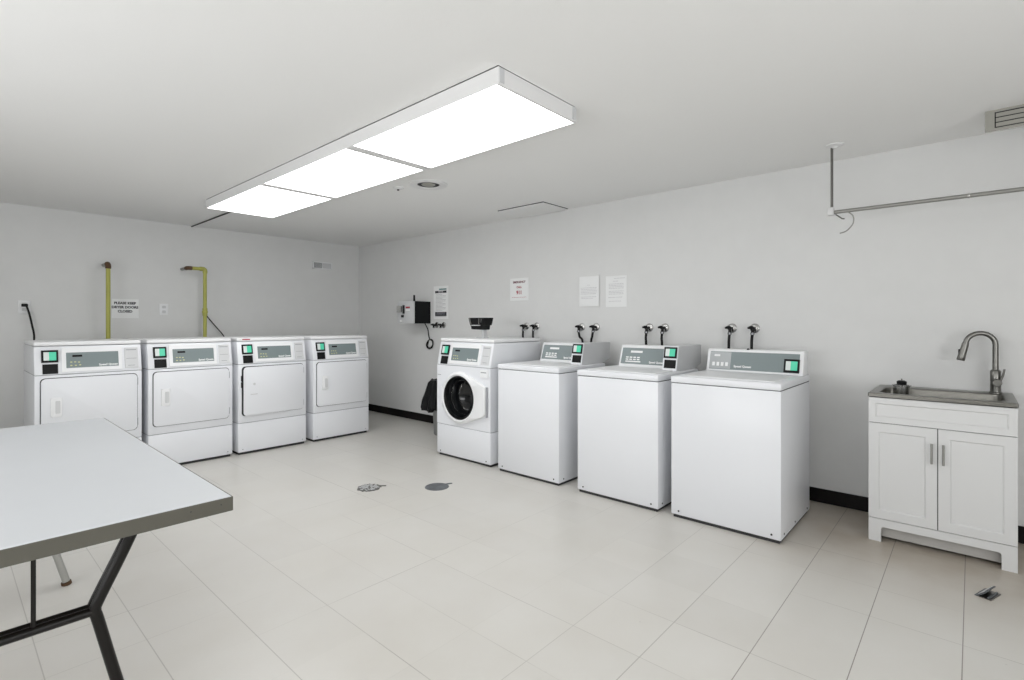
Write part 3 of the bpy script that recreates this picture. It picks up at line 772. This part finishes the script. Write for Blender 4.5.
# ------------------------------------------------------------------ sink cabinet
def make_cabinet():
    X0, X1, Y0, Y1 = 3.56, 4.055, -.168, .443
    w = Y1 - Y0; W = w / 2; D = X1 - X0 - .004
    t = thing('sink_cabinet', 'white two-door sink cabinet with panelled doors against the right wall', 'cabinet', (X0, (Y0 + Y1) / 2, 0), RZ)
    # local x right in view, y depth, z up
    mb = MB()
    mb.box(-W, -W + .016, .018, D, 0, .815); mb.box(W - .016, W, .018, D, 0, .815)
    mb.box(-W + .016, W - .016, .018, D, .10, .116); mb.box(-W + .016, W - .016, D - .01, D, .116, .815)
    mb.box(-W + .016, W - .016, .018, .036, .60, .68)
    mb.build('carcass', 'cabinet', t)
    MB().box(-W + .02, W - .02, .05, .062, .018, .10).build('toe_board', 'cab_in', t)
    # base rail with an arched cut-out and two feet
    f = .058; zt = .085; r = .014
    pts = [(-W, 0), (-W + f, 0)]
    for k in range(5):
        a = math.radians(180 - 90 * k / 4); pts.append((-W + f + r + r * math.cos(a), zt - r + r * math.sin(a)))
    for k in range(5):
        a = math.radians(90 - 90 * k / 4); pts.append((W - f - r + r * math.cos(a), zt - r + r * math.sin(a)))
    pts += [(W - f, 0), (W, 0), (W, .128), (-W, .128)]
    MB().prism(pts, 'y', 0, .018).build('base_rail', 'cabinet', t)
    def shaker(name, x0, x1, z0, z1, fw):
        mb = MB()
        mb.box(x0, x1, .006, .018, z0, z1)
        O = [(x0, z0), (x1, z0), (x1, z1), (x0, z1)]; I = [(x0 + fw, z0 + fw), (x1 - fw, z0 + fw), (x1 - fw, z1 - fw), (x0 + fw, z1 - fw)]
        J = [(x0 + fw + .006, z0 + fw + .006), (x1 - fw - .006, z0 + fw + .006), (x1 - fw - .006, z1 - fw - .006), (x0 + fw + .006, z1 - fw - .006)]
        o = [mb.bm.verts.new((x, 0, z)) for x, z in O]; i_ = [mb.bm.verts.new((x, 0, z)) for x, z in I]; j = [mb.bm.verts.new((x, .0055, z)) for x, z in J]
        ob = [mb.bm.verts.new((x, .006, z)) for x, z in O]
        for k in range(4):
            n = (k + 1) % 4
            mb.bm.faces.new([o[k], o[n], i_[n], i_[k]]); mb.bm.faces.new([i_[k], i_[n], j[n], j[k]]); mb.bm.faces.new([o[k], ob[k], ob[n], o[n]])
        mb.bm.faces.new(j)
        return mb.build(name, 'cabinet', t)
    shaker('drawer_front', -W, W, .674, .815, .032)
    MB().box(-W + .002, W - .002, .010, .0185, .12, .685).build('gap_shadow', 'gap', t)
    for s_ in (-1, 1):
        a, b_ = (-W, -.002) if s_ < 0 else (.002, W)
        d_ = shaker('door', a, b_, .1315, .6705, .048)
        x = s_ * .024
        MB().tube([(x, -.028, .486), (x, -.028, .594)], .0055, 10).tube([(x, 0, .497), (x, -.028, .497)], .004, 8).tube([(x, 0, .585), (x, -.028, .585)], .004, 8).build('handle', 'galv', d_, True)
    return t
make_cabinet()

def make_sink():
    X0, X1, Y0, Y1, zt = 3.55, 4.065, -.171, .446, .841
    t = thing('steel_sink', 'stainless steel drop-in sink basin on the white cabinet', 'sink', ((X0 + X1) / 2, (Y0 + Y1) / 2, zt - .02))
    w, d = (X1 - X0) / 2, (Y1 - Y0) / 2
    # rim sheet with rounded basin opening, going down into the bowl; all one sheet of steel
    cx = -.035; bw, bd = .165, .262
    def ring(hw, hd, r, z, cx_, n=8):
        P = rrect(cx_ - hw, cx_ + hw, -hd, hd, r, n); return [(x, y, z) for x, y in P]
    R = [ring(w, d, .006, 0, 0), ring(w, d, .006, .018, 0), ring(w - .003, d - .003, .006, .02, 0),
         ring(bw + .012, bd + .012, .062, .02, cx), ring(bw + .003, bd + .003, .055, .016, cx), ring(bw, bd, .052, .006, cx),
         ring(bw - .008, bd - .010, .052, -.13, cx), ring(bw - .03, bd - .03, .05, -.150, cx), ring(.03, .03, .0299, -.155, cx)]
    mb = MB(); V = [[mb.bm.verts.new(p) for p in r] for r in R]; n = len(V[0])
    for A, B in zip(V, V[1:]):
        for k in range(n): mb.bm.faces.new([A[k], A[(k + 1) % n], B[(k + 1) % n], B[k]])
    mb.bm.faces.new(V[-1])
    mb.build('basin', 'steel', t, True)
    MB().lathe([(.028, -.150), (.032, -.148), (.03, -.1475), (.0, -.149)], (cx, 0, 0), 'z', 20).build('drain_ring', 'chrome', t, True)
make_sink()
def make_faucet():
    bx, by, z0 = 3.985, -.098, .841
    t = thing('kitchen_faucet', 'brushed steel gooseneck faucet with pull-down spray head on the sink', 'faucet', (bx, by, z0))
    MB().lathe([(.030, 0), (.030, .006), (.024, .010), (.023, .065), (.024, .07), (.024, .125), (.019, .132), (.0145, .134)], (0, 0, 0), 'z', 24).build('body', 'nickel', t, True)
    ux, uy = -.2, .98                      # direction the spout arches
    pts = [(0, 0, .115), (0, 0, .18), (0, 0, .275)]
    r = .0645
    for k in range(1, 12):
        a = PI - PI * k / 11 * .965
        pts.append(((r + r * math.cos(a)) * ux, (r + r * math.cos(a)) * uy, .275 + r * math.sin(a)))
    MB().tube(pts, .0135, 16).build('neck', 'nickel', t, True)
    e = Vector(pts[-1]); dr = (e - Vector(pts[-2])).normalized()
    dr = (dr + Vector((0, .05, -.3))).normalized()
    MB().tube([e - dr * .004, e + dr * .01, e + dr * .08, e + dr * .10, e + dr * .104], [.0145, .0165, .0185, .0195, .017], 16).build('spray_head', 'nickel', t, True)
    b = e + dr * .05
    MB().box(b.x - .006, b.x + .006, b.y + .012, b.y + .022, b.z - .018, b.z + .012, .002, 1).build('spray_button', 'black', t)
    MB().lathe([(0, -.026), (.018, -.026), (.021, -.02), (.021, .03), (0, .03)], (-.012, -.006, .062), 'x', 18).build('valve_barrel', 'nickel', t, True)
    MB().tube([(-.018, -.018, .07), (-.022, -.03, .105), (-.024, -.036, .14)], [.006, .005, .0045], 10).build('lever', 'nickel', t, True)
make_faucet()
t = thing('sink_strainer', 'steel sink strainer cup with a black knob, at the left back of the sink', 'strainer', (3.845, .325, .849))
t.location = (3.815, .312, .842)
MB().lathe([(0, -.04), (.034, -.04), (.038, -.036), (.040, .022), (.047, .026), (.047, .029), (.036, .029), (.034, -.03), (0, -.034)], (0, 0, 0), 'z', 24).build('cup', 'drum_l', t, True)
MB().lathe([(0, -.034), (.008, -.030), (.009, .030), (.024, .033), (.025, .049), (.016, .055), (0, .056)], (0, 0, 0), 'z', 20).build('knob', 'black', t, True)
MB().tube([(0, 0, .055), (0, 0, .066)], .004, 8).build('stem', 'nickel', t, True)

# ------------------------------------------------------------------ folding table
def make_table():
    x0, x1, y0, y1 = -.172, .577, 1.595, 3.42
    cx, cy = (x0 + x1) / 2, (y0 + y1) / 2
    t = thing('folding_table', 'long folding table with pale grey top and steel legs, the near pair darkened as shade', 'table', (cx, cy, 0), math.radians(-.5))
    w, l = (x1 - x0) / 2, (y1 - y0) / 2
    MB().box(-w + .003, w - .003, -l + .003, l - .003, .728, .740, .002, 1).build('tabletop', 'lam', t)
    mb = MB()
    for s_ in (-1, 1):
        mb.box(min(s_ * w, s_ * (w - .012)), max(s_ * w, s_ * (w - .012)), -l, l, .698, .738)
        mb.box(-w + .012, w - .012, min(s_ * l, s_ * (l - .012)), max(s_ * l, s_ * (l - .012)), .698, .738)
    mb.build('edge_band', 'tedge', t)
    MB().box(-w + .012, w - .012, -l + .012, l - .012, .712, .728).build('underside_board', 'under', t)
    for i, s_ in enumerate((-1, 1)):
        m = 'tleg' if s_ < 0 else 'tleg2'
        yy = s_ * (l - .232)
        lc = .172 - cx
        for sx in (-1, 1):
            path = [(lc + sx * .248, yy, .712), (lc + sx * .193, yy, .585), (lc + sx * .135, yy, .462), (lc + sx * .127, yy, .435), (lc + sx * .135, yy, .40), (lc + sx * .18, yy, .20), (lc + sx * .226, yy, .02)]
            p2 = [(x, y + .03, z) for x, y, z in path[:4]] + [(path[4][0], yy + .028, .40), (path[5][0], yy + .024, .20), (path[6][0], yy + .018, .02)]
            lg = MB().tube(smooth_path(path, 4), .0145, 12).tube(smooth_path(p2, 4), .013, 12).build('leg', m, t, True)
            MB().tube([(lc + sx * .226, yy + .009, .016), (lc + sx * .229, yy + .009, 0)], [.019, .020], 12).build('leg_foot', 'rust' if s_ > 0 else 'rubber', lg, True)
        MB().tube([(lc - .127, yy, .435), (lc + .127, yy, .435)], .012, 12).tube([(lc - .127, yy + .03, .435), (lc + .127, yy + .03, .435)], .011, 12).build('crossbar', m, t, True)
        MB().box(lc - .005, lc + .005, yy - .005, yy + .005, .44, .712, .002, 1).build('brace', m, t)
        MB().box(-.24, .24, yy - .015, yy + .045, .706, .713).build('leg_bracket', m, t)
    for x in (.343, .267):
        k = MB().lathe([(0, -.001), (.002, -.0005), (.002, .001)], (x, -l, .722), 'y', 8).build('screw', 'gap', t)
make_table()

# ------------------------------------------------------------------ floor drains and the metal piece
t = thing('floor_drain', 'dark pitted floor drain grate left of the smooth round cover', 'floor drain', (2.158, 3.375, 0))
mb = MB(); n = 40; rnd = random.Random(8)
rr = [.088 + rnd.uniform(-.008, .008) for _ in range(n)]
a0 = [mb.bm.verts.new((rr[k] * math.cos(2 * PI * k / n), rr[k] * math.sin(2 * PI * k / n), 0.0005)) for k in range(n)]
a1 = [mb.bm.verts.new((.96 * rr[k] * math.cos(2 * PI * k / n), .96 * rr[k] * math.sin(2 * PI * k / n), .004)) for k in range(n)]
for k in range(n): mb.bm.faces.new([a0[k], a0[(k + 1) % n], a1[(k + 1) % n], a1[k]])
mb.bm.faces.new(a1); mb.build('worn_rim', 'drainrim', t)
mb = MB()
for i in range(-4, 5):
    for j in range(-4, 5):
        if (i * i + j * j) < 19 and rnd.random() < .75: mb.box(i * .0165 - .005, i * .0165 + .005, j * .0165 - .005, j * .0165 + .005, .0035, .0065)
mb.build('grate', 'greybox', t)
MB().box(.07, .115, -.055, -.040, .0005, .005, rot=Matrix.Rotation(-.75, 3, 'Z'), piv=Vector((.1, -.05, 0))).build('worn_notch', 'drainrim', t)
t = thing('floor_cleanout', 'smooth round grey floor cover between the drain grate and the washers', 'floor cover', (2.514, 3.012, 0))
MB().lathe([(.091, .0005), (.087, .004), (.08, .005), (0, .0055)], (0, 0, 0), 'z', 36).build('cover', 'drain', t, True)
MB().box(.07, .135, -.012, .004, .0005, .005, rot=Matrix.Rotation(-.35, 3, 'Z'), piv=Vector((.08, 0, 0))).build('cover_tab', 'drain', t)

t = thing('metal_bracket', 'small folded piece of dark grey metal lying on the floor before the sink cabinet', 'metal piece', (3.190, -.052, 0), math.radians(-19))
MB().prism([(.029, 0), (.029, .003), (.018, .008), (-.006, .030), (-.011, .030), (-.011, .026), (.014, .004), (.020, 0)], 'x', -.055, .055, .0008, 1).build('top_plate', 'drain', t)
MB().prism([(.022, 0), (-.030, 0), (-.030, .004), (.016, .004)], 'x', -.055, .052).build('lower_plate', 'nickel', t)
MB().prism([(-.016, .004), (-.022, .004), (-.022, .010), (-.016, .010)], 'x', -.05, .045).build('inner_rib', 'drain', t)
MB().prism([(.016, .0095), (-.002, .026), (-.003, .029), (.018, .0095)], 'x', -.046, .050).build('raised_strip', 'greybox', t)
# ------------------------------------------------------------------ unseen fill panels behind the camera, added for brightness
for a, b_, l in ((-1.9, -.70, 'unseen fill light panel added over the rear of the room'), (-.70, .50, 'unseen fill light panel added above the camera side of the room')):
    make_light(l, a, b_, -1.15, -.575)
w_ = bpy.data.worlds.new('World'); bpy.context.scene.world = w_; w_.use_nodes = True
w_.node_tree.nodes['Background'].inputs[0].default_value = (0.8, 0.85, 1, 1); w_.node_tree.nodes['Background'].inputs[1].default_value = 0.3

# ------------------------------------------------------------------ camera
f, y0, VA, HC = 514.0, 322.7, -62.0, 1.24
th = math.atan((512 - VA) / f)                 # +Y lies th to the left of the view axis
cam = bpy.data.cameras.new('camera'); co = bpy.data.objects.new('camera', cam); COL.objects.link(co)
cam.sensor_width = 36; cam.lens = f * 36 / 1024
cam.shift_y = (y0 - 340) / 1024
cam.clip_start = .05
co.location = (0, 0, HC); co.rotation_euler = (PI / 2, 0, -th)
sc = bpy.context.scene; sc.camera = co
sc.view_settings.view_transform = 'Standard'; sc.view_settings.look = 'None'
sc.view_settings.exposure = 0.0; sc.view_settings.gamma = 1.0; sc.view_settings.use_curve_mapping = False
